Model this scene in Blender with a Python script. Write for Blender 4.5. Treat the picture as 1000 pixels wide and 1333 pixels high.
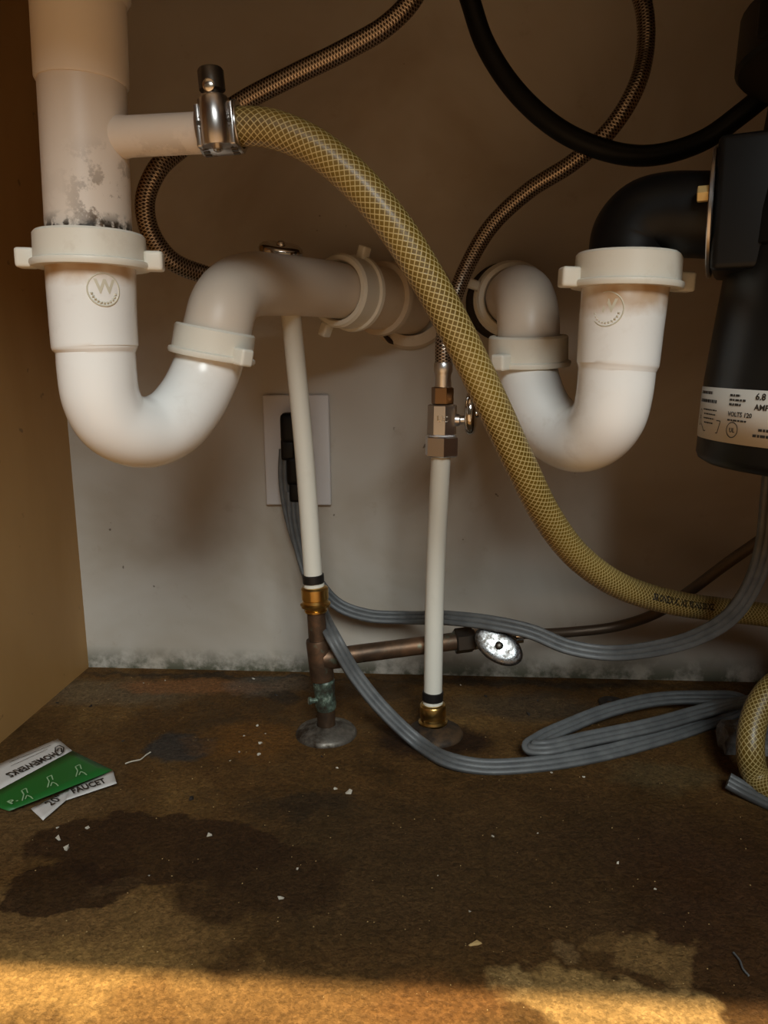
import bpy, bmesh, math, random
from mathutils import Vector, Matrix
random.seed(7)
for o in list(bpy.data.objects): bpy.data.objects.remove(o)
scene = bpy.context.scene
C = scene.collection

# ------------------------------------------------------------------ camera
F = 1000.0                       # focal length in pixels of the 1000x1333 frame
W = 0.76                         # camera to rear cabinet wall
H = 0.322                        # camera above the cabinet floor
TH, PS, RO = [math.radians(a) for a in (11.0, 4.5, -0.5)]
CAM = Vector((0.0, -W, H))
fw = Vector((-math.sin(PS)*math.cos(TH), math.cos(PS)*math.cos(TH), -math.sin(TH)))
r0 = fw.cross(Vector((0, 0, 1))).normalized(); u0 = r0.cross(fw)
RT = r0*math.cos(RO) + u0*math.sin(RO); UP = -r0*math.sin(RO) + u0*math.cos(RO)
cd = bpy.data.cameras.new('camera'); cam = bpy.data.objects.new('camera', cd); C.objects.link(cam)
cd.sensor_fit = 'HORIZONTAL'; cd.sensor_width = 36; cd.lens = 36*F/1000; cd.clip_start = 0.01
cam.matrix_world = Matrix(((RT.x, UP.x, -fw.x, CAM.x), (RT.y, UP.y, -fw.y, CAM.y), (RT.z, UP.z, -fw.z, CAM.z), (0, 0, 0, 1)))
scene.camera = cam
# ------------------------------------------------------------------ world, sun, exposure
wd = bpy.data.worlds.new('room_ambient'); scene.world = wd; wd.use_nodes = True  # even warm ambient standing in for the unseen kitchen interior
bg = wd.node_tree.nodes['Background']; bg.inputs[0].default_value = (1.0, 0.76, 0.50, 1); bg.inputs[1].default_value = 0.13
sd = bpy.data.lights.new('sun', 'SUN'); sd.energy = 20.0; sd.angle = math.radians(1.3); sd.color = (1.0, 0.80, 0.50)
sun = bpy.data.objects.new('sun', sd); C.objects.link(sun)
SUN_TO = Vector((0.10, 0.19, -0.60)).normalized()
sun.rotation_euler = SUN_TO.to_track_quat('-Z', 'Y').to_euler()
ad = bpy.data.lights.new('window_light', 'AREA'); ad.energy = 180; ad.shape = 'RECTANGLE'; ad.size = 1.2; ad.size_y = 1.3; ad.color = (0.90, 0.97, 0.97)
al = bpy.data.objects.new('window_light', ad); C.objects.link(al); al.location = (0.55, -3.0, 2.15)
al.rotation_euler = (Vector((0, -0.2, 0.2)) - al.location).to_track_quat('-Z', 'Y').to_euler()
vs = scene.view_settings; vs.view_transform = 'Standard'; vs.look = 'None'; vs.gamma = 1; vs.use_curve_mapping = False; vs.exposure = -1.0

# ------------------------------------------------------------------ pixel helpers
def ray(px, py): return (fw + RT*((px-500)/F) + UP*((666.5-py)/F))
def P(px, py, d):                # point on the plane d metres in front of the camera, parallel to the rear wall
    v = ray(px, py); return CAM + v*(d/v.y)
def G(px, py, z=0.0):            # point on the cabinet floor (or a plane above it)
    v = ray(px, py); return CAM + v*((z-CAM.z)/v.z)

# ------------------------------------------------------------------ materials
M = {}
def mat(name, col, rough=.5, metal=0.0, **k):
    m = bpy.data.materials.new(name); m.use_nodes = True; b = m.node_tree.nodes['Principled BSDF']
    b.inputs['Base Color'].default_value = (*col, 1); b.inputs['Roughness'].default_value = rough; b.inputs['Metallic'].default_value = metal
    for kk, v in k.items(): b.inputs[kk.replace('_', ' ')].default_value = v
    M[name] = m; return m
class NT:
    def __init__(s, m): s.t = m.node_tree; s.b = s.t.nodes['Principled BSDF']
    def n(s, typ, **k):
        x = s.t.nodes.new(typ)
        for a, v in k.items():
            if a.startswith('i_'): x.inputs[int(a[2:]) if a[2:].isdigit() else a[2:].replace('_', ' ')].default_value = v
            else: setattr(x, a, v)
        return x
    def l(s, a, b): s.t.links.new(a, b)
    def coord(s, which='Object'): return s.n('ShaderNodeTexCoord').outputs[which]
    def noise(s, vec, scale, detail=4, rough=.55, dist=0.0):
        x = s.n('ShaderNodeTexNoise'); x.inputs['Scale'].default_value = scale; x.inputs['Detail'].default_value = detail
        x.inputs['Roughness'].default_value = rough; x.inputs['Distortion'].default_value = dist
        if vec is not None: s.l(vec, x.inputs['Vector'])
        return x
    def ramp(s, fac, stops):
        x = s.n('ShaderNodeValToRGB'); e = x.color_ramp.elements
        while len(e) < len(stops): e.new(0.5)
        for i, (p, c) in enumerate(stops): e[i].position = p; e[i].color = (*c, 1) if len(c) == 3 else c
        s.l(fac, x.inputs[0]); return x.outputs[0]
    def mix(s, fac, a, b, mode='MIX'):
        x = s.n('ShaderNodeMix', data_type='RGBA', blend_type=mode)
        for sock, v in ((x.inputs[0], fac), (x.inputs[6], a), (x.inputs[7], b)):
            if hasattr(v, 'is_linked'): s.l(v, sock)
            else: sock.default_value = v if not isinstance(v, tuple) else (*v, 1)
        return x.outputs[2]
    def math(s, op, a, b=None, c=None, clamp=False):
        x = s.n('ShaderNodeMath', operation=op, use_clamp=clamp)
        for i, v in enumerate((a, b, c)):
            if v is None: continue
            if hasattr(v, 'is_linked'): s.l(v, x.inputs[i])
            else: x.inputs[i].default_value = v
        return x.outputs[0]
    def sep(s, v):
        x = s.n('ShaderNodeSeparateXYZ'); s.l(v, x.inputs[0]); return x.outputs
    def bump(s, h, strength=.3, dist=.001):
        x = s.n('ShaderNodeBump'); x.inputs['Strength'].default_value = strength; x.inputs['Distance'].default_value = dist
        s.l(h, x.inputs['Height']); s.l(x.outputs[0], s.b.inputs['Normal'])
    def col(s, c): s.l(c, s.b.inputs['Base Color'])
BW = lambda a: (a, a, a)

def pvc(name, base, dirt=0.25, rough=.32):
    m = mat(name, base, rough, IOR=1.46); t = NT(m); v = t.coord()
    n1 = t.noise(v, 55, 5, .65); n2 = t.noise(v, 9, 3)
    k = t.math('MULTIPLY', t.ramp(n1.outputs[0], [(.55, BW(0)), (.75, BW(1))]), t.ramp(n2.outputs[0], [(.45, BW(0)), (.7, BW(1))]))
    t.col(t.mix(t.math('MULTIPLY', k, dirt), base, (.30, .19, .09)))
    if name == 'pvc_white':
        z = t.sep(v)[2]; sh = t.math('MULTIPLY_ADD', n1.outputs[0], .010, z)
        band = t.ramp(t.math('MULTIPLY_ADD', sh, 10, .5), [(.39, BW(0)), (.46, BW(.8)), (.60, BW(.9)), (.64, BW(0))])
        prev = t.b.inputs['Base Color'].links[0].from_socket
        t.col(t.mix(t.math('MULTIPLY', band, t.ramp(t.noise(v, 25, 3).outputs[0], [(.38, BW(.15)), (.62, BW(1))])), prev, (.46, .27, .11)))
    t.l(t.math('MULTIPLY_ADD', n1.outputs[0], .25, rough-.1), t.b.inputs['Roughness'])
    return m
pvc('pvc_white', (.86, .85, .82), .2, .2); pvc('pvc_arm', (.66, .58, .49), .3, .38); pvc('pvc_nut', (.76, .73, .64), .3, .38)
pvc('pvc_aged', (.58, .48, .36), .5, .45); pvc('pex_white', (.72, .69, .60), .3, .35)
def tail_mat():
    m = mat('pvc_tail', (.74, .66, .58), .4); t = NT(m); v = t.coord(); z = t.sep(v)[2]; x = t.sep(v)[0]
    n = t.noise(v, 60, 6, .7); n2 = t.noise(v, 170, 3)
    low = t.ramp(z, [(.012, BW(1)), (.06, BW(0))])
    side = t.ramp(t.math('MULTIPLY_ADD', x, 20, .5), [(.45, BW(.10)), (.78, BW(1))])
    k = t.math('MULTIPLY', t.math('MULTIPLY', low, side), t.ramp(n.outputs[0], [(.50, BW(0)), (.56, BW(1))]))
    k2 = t.math('MULTIPLY', t.ramp(z, [(.012, BW(1)), (.019, BW(0))]), t.ramp(n2.outputs[0], [(.45, BW(0)), (.55, BW(1))]))
    t.col(t.mix(k2, t.mix(t.math('MULTIPLY', k, .95), (.74, .66, .58), (.10, .05, .015)), (.04, .03, .02)))
tail_mat()
mat('emblem', (.62, .58, .46), .45); mat('chrome', (.62, .60, .57), .12, 1); mat('nickel', (.74, .73, .73), .3, 1)
mat('bronze_nut', (.34, .20, .10), .3, 1); mat('steel_dark', (.10, .085, .07), .4, .9); mat('clamp_steel', (.50, .47, .45), .28, 1); mat('brass', (.62, .40, .13), .28, 1)
mat('black_rubber', (.003, .003, .003), .5, Specular_IOR_Level=.2); mat('black_plastic', (.004, .004, .004), .42, Specular_IOR_Level=.25); mat('disposal_black', (.006, .0065, .0065), .34, Specular_IOR_Level=.35)
mat('crimp_black', (.015, .013, .012), .45, .3); mat('white_plastic', (.66, .64, .64), .4); mat('label_white', (.52, .48, .42), .5)
mat('ink', (.02, .016, .012), .6); mat('paper_white', (.58, .55, .52), .6); mat('paper_green', (.010, .12, .018), .45); mat('icon_green', (.30, .48, .26), .5)
mat('bolt_yellow', (.62, .46, .20), .4, .4); mat('crumb', (.46, .41, .33), .8); mat('crumb_tan', (.40, .26, .10), .8); mat('dark_bit', (.018, .012, .008), .7)
def worn():
    m = mat('worn_chrome', (.6, .6, .6), .2, 1); t = NT(m); n = t.noise(t.coord(), 130, 5, .7)
    t.col(t.ramp(n.outputs[0], [(.38, (.10, .085, .07)), (.52, (.26, .26, .26)), (.66, (.46, .49, .52))])); t.l(t.ramp(n.outputs[0], [(.4, BW(.5)), (.6, BW(.2))]), t.b.inputs['Roughness']); t.bump(n.outputs[0], .25, .001)
worn()
mat('stainless', (.5, .5, .5), .3, 1); mat('counter', (.15, .085, .04), .5); mat('screw_steel', (.72, .66, .58), .25, 1)
def copper_mat():
    m = mat('copper', (.24, .105, .05), .45, .7); t = NT(m); v = t.coord()
    n = t.noise(v, 45, 5, .6, .4); g = t.noise(v, 80, 4)
    c = t.ramp(n.outputs[0], [(.3, (.045, .032, .022)), (.52, (.125, .075, .045)), (.72, (.22, .115, .06))])
    t.col(t.mix(t.ramp(g.outputs[0], [(.62, BW(0)), (.74, BW(.6))]), c, (.14, .22, .16)))
    m = mat('patina', (.1, .13, .1), .4, .6); t = NT(m); v = t.coord(); n = t.noise(v, 95, 4, .6)
    t.col(t.ramp(n.outputs[0], [(.38, (.06, .045, .032)), (.5, (.10, .13, .10)), (.58, (.24, .33, .26)), (.66, (.60, .66, .58))]))
    m = mat('bronze_tube', (.10, .068, .045), .45, .6)
    m = mat('rusty_chrome', (.16, .13, .10), .35, .8); t = NT(m); v = t.coord(); n = t.noise(v, 60, 5, .65)
    t.col(t.ramp(n.outputs[0], [(.36, (.045, .028, .016)), (.52, (.17, .15, .125)), (.7, (.34, .31, .27))]))
    t.l(t.ramp(n.outputs[0], [(.4, BW(.75)), (.7, BW(.3))]), t.b.inputs['Roughness'])
    m = mat('rusted_plate', (.05, .03, .015), .7, .3); t = NT(m); n = t.noise(t.coord(), 70, 5, .65)
    t.col(t.ramp(n.outputs[0], [(.4, (.018, .012, .008)), (.7, (.10, .055, .025))]))
copper_mat()
def braid_mat(name, dark, light, na, nl, metal, rough, wdt=.5, bumpd=.0004, twist=1.0):
    # crossing threads from the tube's own UVs: u round the tube, v metres along it
    m = mat(name, light, rough, metal); t = NT(m); uv = t.sep(t.coord('UV')); u, v = uv[0], uv[1]
    a = t.math('MULTIPLY_ADD', v, nl, t.math('MULTIPLY', u, na)); b = t.math('SUBTRACT', t.math('MULTIPLY', v, nl), t.math('MULTIPLY', u, na))
    tri = lambda x: t.math('ABSOLUTE', t.math('MULTIPLY_ADD', t.math('FRACT', x), 2.0, -1.0))
    return m, t, tri(a), tri(b), a, b
def mk_braids():
    m, t, A, B, a, b = braid_mat('vinyl_hose', (.2, .12, .02), (.33, .21, .045), 16, 255, 0.0, .28)
    line = t.math('MAXIMUM', t.ramp(A, [(.72, BW(0)), (.90, BW(1))]), t.ramp(B, [(.72, BW(0)), (.90, BW(1))]))
    n = t.noise(t.coord(), 14, 3)
    base = t.ramp(n.outputs[0], [(.35, (.105, .062, .006)), (.65, (.17, .105, .013))])
    t.col(t.mix(line, base, (.50, .39, .17))); t.b.inputs['Roughness'].default_value = .4; t.b.inputs['Coat Weight'].default_value = .12; t.b.inputs['Coat Roughness'].default_value = .25
    t.bump(line, .3, .0004)
    for nm, dk, lt in (('braid_steel', (.05, .033, .022), (.72, .60, .48)),):
        m, t, A, B, a, b = braid_mat(nm, dk, lt, 8, 420, .9, .28)
        h = t.math('MAXIMUM', A, B)
        t.col(t.ramp(h, [(.45, dk), (.75, (.30, .23, .17)), (1, lt)])); t.bump(h, .35, .0005)
mk_braids()
def cord_mat():
    m = mat('grey_cord', (.105, .108, .108), .5); t = NT(m); n = t.noise(t.coord(), 90, 3)
    t.col(t.ramp(n.outputs[0], [(.35, (.085, .088, .089)), (.7, (.125, .128, .127))]))
cord_mat()
# surfaces of the cabinet
def wall_mat():
    m = mat('back_wall_paint', (.62, .60, .56), .6, Specular_IOR_Level=.3); t = NT(m); v = t.coord(); z = t.sep(v)[2]
    n = t.noise(v, 5, 4, .6, .6); n2 = t.noise(v, 38, 5, .65); n3 = t.noise(v, 75, 2)
    c = t.ramp(n.outputs[0], [(.32, (.40, .335, .26)), (.5, (.48, .43, .365)), (.68, (.54, .50, .445))])
    c = t.mix(t.ramp(n2.outputs[0], [(.62, BW(0)), (.8, BW(.35))]), c, (.30, .20, .12))
    c = t.mix(t.ramp(n3.outputs[0], [(.765, BW(0)), (.79, BW(.75))]), c, (.07, .045, .025))
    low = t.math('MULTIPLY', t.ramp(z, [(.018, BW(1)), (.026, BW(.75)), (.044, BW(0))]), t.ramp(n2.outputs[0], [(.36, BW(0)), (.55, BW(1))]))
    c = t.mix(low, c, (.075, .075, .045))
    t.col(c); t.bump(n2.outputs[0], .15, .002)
    m = mat('tan_panel', (.40, .22, .075), .55); t = NT(m); v = t.coord()
    st = t.n('ShaderNodeMapping'); st.inputs['Scale'].default_value = (1, 1, .35); t.l(v, st.inputs[0])
    n = t.noise(st.outputs[0], 9, 4, .6, .5); n3 = t.noise(v, 70, 2); n4 = t.noise(v, 30, 4)
    c = t.ramp(n.outputs[0], [(.3, (.40, .212, .062)), (.7, (.49, .28, .10))])
    c = t.mix(t.ramp(n3.outputs[0], [(.72, BW(0)), (.76, BW(.5))]), c, (.07, .035, .015))
    t.col(c); t.bump(n4.outputs[0], .1, .001)
wall_mat()
def floor_mat():
    m = mat('chipboard', (.2, .12, .05), .75, Specular_IOR_Level=.12); t = NT(m); v = t.n('ShaderNodeNewGeometry').outputs['Position']
    d = t.noise(v, 22, 4, .6)
    warp = t.n('ShaderNodeVectorMath', operation='MULTIPLY_ADD'); t.l(d.outputs['Color'], warp.inputs[0]); warp.inputs[1].default_value = (.075, .06, 0); t.l(v, warp.inputs[2])
    fl = t.noise(v, 260, 4, .7); big = t.noise(v, 7, 5, .62, .5); mid = t.noise(v, 30, 5, .65)
    c = t.ramp(big.outputs[0], [(.30, (.046, .023, .007)), (.5, (.092, .047, .0145)), (.68, (.175, .096, .030))])
    c = t.mix(t.ramp(mid.outputs[0], [(.42, BW(0)), (.66, BW(.55))]), c, (.115, .055, .016))
    vo = t.n('ShaderNodeTexVoronoi'); vo.inputs['Scale'].default_value = 620; vo.inputs['Randomness'].default_value = 1; t.l(v, vo.inputs['Vector'])
    vs3 = t.sep(vo.outputs['Color'])
    grain = t.math('MULTIPLY', t.math('MULTIPLY_ADD', vs3[0], .7, .65), t.ramp(fl.outputs[0], [(.28, BW(.35)), (.5, BW(.9)), (.7, BW(1.0))]))
    grain = t.math('MULTIPLY', grain, t.math('MULTIPLY_ADD', t.noise(v, 90, 4, .7).outputs[0], 1.6, .25))
    def blot(px, py, rx, ry, colr, k, soft=.35, z=0):
        nonlocal c
        g = G(px, py); s_ = t.n('ShaderNodeVectorMath', operation='SUBTRACT'); t.l(warp.outputs[0], s_.inputs[0]); s_.inputs[1].default_value = (g.x+.0375, g.y+.03, 0)
        q = t.n('ShaderNodeVectorMath', operation='MULTIPLY'); t.l(s_.outputs[0], q.inputs[0]); q.inputs[1].default_value = (1/rx, 1/ry, 0)
        L = t.n('ShaderNodeVectorMath', operation='LENGTH'); t.l(q.outputs[0], L.inputs[0])
        f = t.ramp(L.outputs['Value'], [(1-soft, BW(k)), (1.0, BW(0))])
        c = t.mix(f, c, colr)
    blot(450, 1130, .13, .11, (.060, .036, .016), .6, .6)
    blot(780, 1130, .17, .12, (.042, .023, .010), .7, .6)
    blot(960, 1180, .09, .12, (.040, .017, .007), .75, .6)
    blot(60, 1040, .07, .09, (.15, .088, .036), .55, .5)           # bare board by the paper
    blot(150, 900, .10, .04, (.13, .095, .055), .6, .5)
    blot(60, 1205, .12, .045, (.20, .115, .042), .6, .4)
    blot(215, 1105, .100, .040, (.036, .017, .007), .85, .10)      # dark water stain
    blot(85, 1155, .045, .024, (.030, .014, .006), .85, .10)
    blot(335, 1140, .06, .042, (.040, .020, .008), .75, .2)
    blot(150, 1150, .014, .010, (.09, .05, .02), .5, .3)
    blot(235, 972, .032, .026, (.040, .035, .030), .85, .35)       # grey patch
    blot(325, 965, .055, .045, (.15, .062, .012), .65, .5)         # rust
    blot(255, 892, .10, .022, (.20, .085, .03), .75, .4)
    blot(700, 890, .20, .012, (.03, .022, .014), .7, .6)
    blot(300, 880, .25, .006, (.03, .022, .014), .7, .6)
    blot(350, 890, .05, .03, (.09, .08, .065), .5, .4)
    blot(372, 905, .018, .016, (.03, .02, .012), .8, .4)
    blot(565, 965, .055, .040, (.022, .010, .005), .9, .4)         # rust ring round the right stub
    blot(490, 900, .045, .03, (.05, .030, .015), .6, .5)
    blot(405, 1050, .045, .022, (.030, .020, .011), .7, .5)
    blot(690, 920, .10, .035, (.045, .036, .025), .6, .5)
    blot(860, 1010, .05, .03, (.10, .075, .035), .5, .5)
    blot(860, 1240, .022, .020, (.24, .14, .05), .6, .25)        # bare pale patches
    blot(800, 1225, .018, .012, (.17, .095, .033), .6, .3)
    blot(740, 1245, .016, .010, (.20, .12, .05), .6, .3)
    blot(770, 1310, .045, .022, (.33, .20, .07), .8, .3)  # from here, blots of the sunlit strip: sunlight partly put into their colour
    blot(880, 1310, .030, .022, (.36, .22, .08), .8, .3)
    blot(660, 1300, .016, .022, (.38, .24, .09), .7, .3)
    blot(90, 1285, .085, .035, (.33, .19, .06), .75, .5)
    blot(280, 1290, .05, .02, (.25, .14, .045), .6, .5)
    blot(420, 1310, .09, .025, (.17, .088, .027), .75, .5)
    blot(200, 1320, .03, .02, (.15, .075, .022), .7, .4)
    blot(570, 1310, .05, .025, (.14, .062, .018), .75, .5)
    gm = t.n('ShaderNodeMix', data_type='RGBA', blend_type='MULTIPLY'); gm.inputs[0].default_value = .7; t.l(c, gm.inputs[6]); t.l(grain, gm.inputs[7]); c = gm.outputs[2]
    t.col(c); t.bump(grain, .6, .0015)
    t.l(t.ramp(mid.outputs[0], [(.4, BW(.55)), (.6, BW(.85))]), t.b.inputs['Roughness'])
floor_mat()
mat('kitchen_boards', (.20, .13, .075), .5); mat('frame_wood', (.30, .17, .07), .5)
def stone_mat():
    m = mat('grey_stone', (.16, .15, .145), .85); t = NT(m); n = t.noise(t.coord(), 60, 5, .7)
    t.col(t.ramp(n.outputs[0], [(.3, (.06, .055, .05)), (.6, (.19, .18, .175)), (.75, (.34, .33, .32))])); t.bump(n.outputs[0], .6, .004)
stone_mat()

# ------------------------------------------------------------------ mesh helpers
def tag(o, label=None, cat=None, group=None, kind=None):
    if label: o['label'] = label
    if cat: o['category'] = cat
    if group: o['group'] = group
    if kind: o['kind'] = kind
    return o
def thing(name, loc, label, cat, group=None):
    o = bpy.data.objects.new(name, None); C.objects.link(o); o.location = loc; o.empty_display_size = .02
    return tag(o, label, cat, group)
def link(name, me, m, parent=None, smooth=False):
    if m: me.materials.append(M[m])
    if smooth:
        for p in me.polygons: p.use_smooth = True
    o = bpy.data.objects.new(name, me); C.objects.link(o)
    # meshes are written in world space: move the origin to the parent's place
    if parent:
        off = Vector(parent.location); q = parent.parent
        if parent.type == 'MESH': off = parent['_o'] if '_o' in parent else Vector((0, 0, 0)); off = Vector(off)
        me.transform(Matrix.Translation(-off)); o.parent = parent; o['_o'] = tuple(off)
    else:
        bb = [v.co for v in me.vertices]
        c = Vector((sum(v.x for v in bb)/len(bb), sum(v.y for v in bb)/len(bb), min(v.z for v in bb)))
        me.transform(Matrix.Translation(-c)); o.location = c; o['_o'] = tuple(c)
    return o
def from_py(name, vs_, fs, m, parent=None, smooth=False, uvs=None):
    me = bpy.data.meshes.new(name); me.from_pydata([tuple(v) for v in vs_], [], fs)
    if uvs:
        L = me.uv_layers.new(name='UVMap')
        k = 0
        for f in uvs:
            for uv in f: L.data[k].uv = uv; k += 1
    me.update(); return link(name, me, m, parent, smooth)
def sharp(o, ang=35):
    me = o.data; bm = bmesh.new(); bm.from_mesh(me)
    for e in bm.edges:
        if len(e.link_faces) == 2 and e.calc_face_angle(0) > math.radians(ang): e.smooth = False
    bm.to_mesh(me); bm.free(); return o
def spline(pts, sub=10):
    """Non-uniform Catmull-Rom through pts (each a Vector, or (Vector, radius))."""
    pr = [(p[0], p[1]) if isinstance(p, tuple) else (p, 0) for p in pts]
    n = len(pr); ts = [0]
    for i in range(1, n): ts.append(ts[-1] + max(1e-6, (pr[i][0]-pr[i-1][0]).length)**.75)
    def tan(i):
        a, b = max(0, i-1), min(n-1, i+1)
        if a == i or b == i: return (pr[b][0]-pr[a][0])/(ts[b]-ts[a])
        h0, h1 = ts[i]-ts[i-1], ts[i+1]-ts[i]
        d0 = (pr[i][0]-pr[i-1][0])/h0; d1 = (pr[i+1][0]-pr[i][0])/h1
        return (d0*h1 + d1*h0)/(h0+h1)
    out = []
    for i in range(n-1):
        h = ts[i+1]-ts[i]; m0, m1 = tan(i)*h, tan(i+1)*h; p0, p1 = pr[i][0], pr[i+1][0]
        for k in range(sub):
            s = k/sub; s2 = s*s; s3 = s2*s
            out.append((p0*(2*s3-3*s2+1) + m0*(s3-2*s2+s) + p1*(-2*s3+3*s2) + m1*(s3-s2), pr[i][1]*(1-s)+pr[i+1][1]*s))
    out.append(pr[-1]); return out
def frames(path, hint=Vector((0, -1, .3))):
    n = len(path); fr = []; L = 0; N = None
    for i in range(n):
        T = (path[min(n-1, i+1)][0]-path[max(0, i-1)][0]).normalized()
        if N is None: N = (hint - T*hint.dot(T)).normalized()
        else: N = (N - T*N.dot(T)).normalized()
        if i: L += (path[i][0]-path[i-1][0]).length
        fr.append((path[i][0], T, N, T.cross(N).normalized(), L, path[i][1]))
    return fr
def tube(name, pts, m, parent=None, r=None, n=20, sub=10, caps=True, sec=None, hint=Vector((0, -1, .3)), fixed=False, smooth_path=True):
    path = spline(pts, sub) if smooth_path else [(p[0], p[1]) if isinstance(p, tuple) else (p, 0) for p in pts]
    fr = frames(path, hint)
    vs_, fs, uvs = [], [], []
    if sec: n = len(sec)
    for (p, T, N, B, L, rr) in fr:
        if fixed: N = (hint - T*hint.dot(T)).normalized(); B = T.cross(N).normalized()
        R_ = r if r is not None else rr
        for k in range(n):
            if sec: vs_.append(p + B*sec[k][0] + N*sec[k][1])
            else:
                a = 2*math.pi*k/n; vs_.append(p + (N*math.cos(a)+B*math.sin(a))*R_)
    for i in range(len(fr)-1):
        for k in range(n):
            k2 = (k+1) % n
            fs.append((i*n+k, i*n+k2, (i+1)*n+k2, (i+1)*n+k))
            u0_, u1_ = k/n, (k+1)/n; v0, v1 = fr[i][4], fr[i+1][4]
            uvs.append(((u0_, v0), (u1_, v0), (u1_, v1), (u0_, v1)))
    if caps:
        fs.append(tuple(reversed(range(n)))); uvs.append([(0, 0)]*n)
        fs.append(tuple(range((len(fr)-1)*n, len(fr)*n))); uvs.append([(0, 0)]*n)
    o = from_py(name, vs_, fs, m, parent, True, uvs); sharp(o, 50); return o, fr
def basis(A, hint=Vector((0, -1, 0))):
    A = A.normalized(); N = (hint - A*hint.dot(A))
    if N.length < 1e-4: N = Vector((1, 0, 0)) - A*A.x
    N.normalize(); return A, N, A.cross(N).normalized()
def lathe(name, O, A, prof, m, parent=None, n=40, hint=Vector((0, -1, 0)), phase=0.0, smooth=True, closed=False):
    """prof: (radius, height along A). closed=True joins the last ring to the first (a ring with a bore)."""
    A, N, B = basis(A, hint); vs_, fs = [], []
    for (r, h) in prof:
        for k in range(n):
            a = 2*math.pi*k/n + phase; vs_.append(O + A*h + (N*math.cos(a)+B*math.sin(a))*r)
    m_ = len(prof)
    for i in range(m_ if closed else m_-1):
        j = (i+1) % m_
        for k in range(n):
            k2 = (k+1) % n; fs.append((i*n+k, i*n+k2, j*n+k2, j*n+k))
    if not closed:
        fs.append(tuple(reversed(range(n)))); fs.append(tuple(range((m_-1)*n, m_*n)))
    o = from_py(name, vs_, fs, m, parent, smooth); bm = bmesh.new(); bm.from_mesh(o.data); bmesh.ops.recalc_face_normals(bm, faces=bm.faces); bm.to_mesh(o.data); bm.free()
    if smooth: sharp(o, 38)
    return o
def box(name, c, sx, sy, sz, m, parent=None, X=Vector((1, 0, 0)), Y=Vector((0, 1, 0)), Z=Vector((0, 0, 1)), bev=0.0, seg=2):
    bm = bmesh.new(); bmesh.ops.create_cube(bm, size=1)
    for v in bm.verts: v.co = Vector((v.co.x*sx, v.co.y*sy, v.co.z*sz))
    if bev: bmesh.ops.bevel(bm, geom=list(bm.edges), offset=bev, segments=seg, affect='EDGES', profile=.6)
    me = bpy.data.meshes.new(name)
    for v in bm.verts: v.co = c + X*v.co.x + Y*v.co.y + Z*v.co.z
    bmesh.ops.recalc_face_normals(bm, faces=bm.faces)
    bm.to_mesh(me); bm.free(); o = link(name, me, m, parent, bool(bev)); 
    if bev: sharp(o, 60)
    return o
def text_data(s, size, bold=0.0):
    cu = bpy.data.curves.new('lettering', 'FONT'); cu.body = s; cu.size = size; cu.resolution_u = 2; cu.offset = bold
    to = bpy.data.objects.new('lettering', cu); C.objects.link(to); dg = bpy.context.evaluated_depsgraph_get()
    me = bpy.data.meshes.new_from_object(to.evaluated_get(dg)); bpy.data.objects.remove(to)
    return [v.co.copy() for v in me.vertices], [tuple(p.vertices) for p in me.polygons]
def text_map(name, s, size, fn, m, parent, bold=0.0):
    vs_, fs = text_data(s, size, bold); return from_py(name, [fn(v.x, v.y) for v in vs_], fs, m, parent)

# ------------------------------------------------------------------ the cabinet
cornerL = G(108, 875); XL = cornerL.x; XR = 0.50; XD = 0.30; YF = -0.58; ZC = 0.72
print('left wall x', XL, 'corner y', cornerL.y, 'sun edge y', G(0, 1230).y, G(1000, 1290).y)
def slab(name, lo, hi, m, kind='structure'):
    lo, hi = Vector(lo), Vector(hi); d = hi-lo; o = box(name, (lo+hi)/2, d.x, d.y, d.z, m); o['kind'] = kind; return o
slab('floor', (XL-.018, YF, -.018), (XR+.018, .0, 0), 'chipboard')
slab('wall_back', (XL-.018, 0, -.018), (XR+.018, .012, ZC), 'back_wall_paint')
slab('wall_left', (XL-.018, YF, 0), (XL, 0, ZC), 'tan_panel')
slab('wall_right', (XR, YF, 0), (XR+.018, 0, ZC), 'tan_panel')
slab('ceiling', (XL-.6, YF-.045, ZC), (XR+.6, .012, ZC+.035), 'counter')
slab('trim_1', (XL-.018, YF-.02, .59), (XR+.018, YF, ZC), 'frame_wood')
slab('trim_2', (XL-.018, YF-.02, -.03), (XL+.03, YF, .59), 'frame_wood')
slab('trim_3', (XR-.03, YF-.02, -.03), (XR+.018, YF, .59), 'frame_wood')
slab('door_1', (XD, YF-.040, -.03), (XR+.018, YF-.0205, .62), 'frame_wood')
slab('trim_4', (XL+.03, YF-.02, -.04), (XR-.03, YF, -.004), 'frame_wood')
slab('kitchen_floor', (-2.5, -4.5, -.14), (2.5, YF+.05, -.11), 'kitchen_boards')

# ------------------------------------------------------------------ fittings
def nut(parent, O, A, r=.0305, h=.0225, rin=.0232, flange=.0035, wings=(20, 200), m='pvc_nut', hint=Vector((0, -1, 0)), wing=(.011, .010, .011), both=False):
    """Winged slip nut; O = centre of its flange end, A = direction from flange to open end."""
    prof = [(rin, .0005), (rin, h-.001), (rin+.001, h), (r-.0012, h), (r, h-.0014), (r+.0003, flange+.0008), (r+.0022, flange), (r+.0026, flange*.5), (r+.0018, 0), (rin+.001, 0)]
    o = lathe('slip_nut', O, A, prof, m, parent, 48, hint, closed=True)
    A_, N, B = basis(A, hint)
    for w in wings:
        a = math.radians(w); d = N*math.cos(a)+B*math.sin(a); t = A_.cross(d)
        c = O + d*(r+wing[0]*.42) + A_*(wing[2]*.45)
        box('wing', c, wing[0], wing[1], wing[2], m, o, d, t, A_, bev=.0022, seg=3)
    return o
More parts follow.
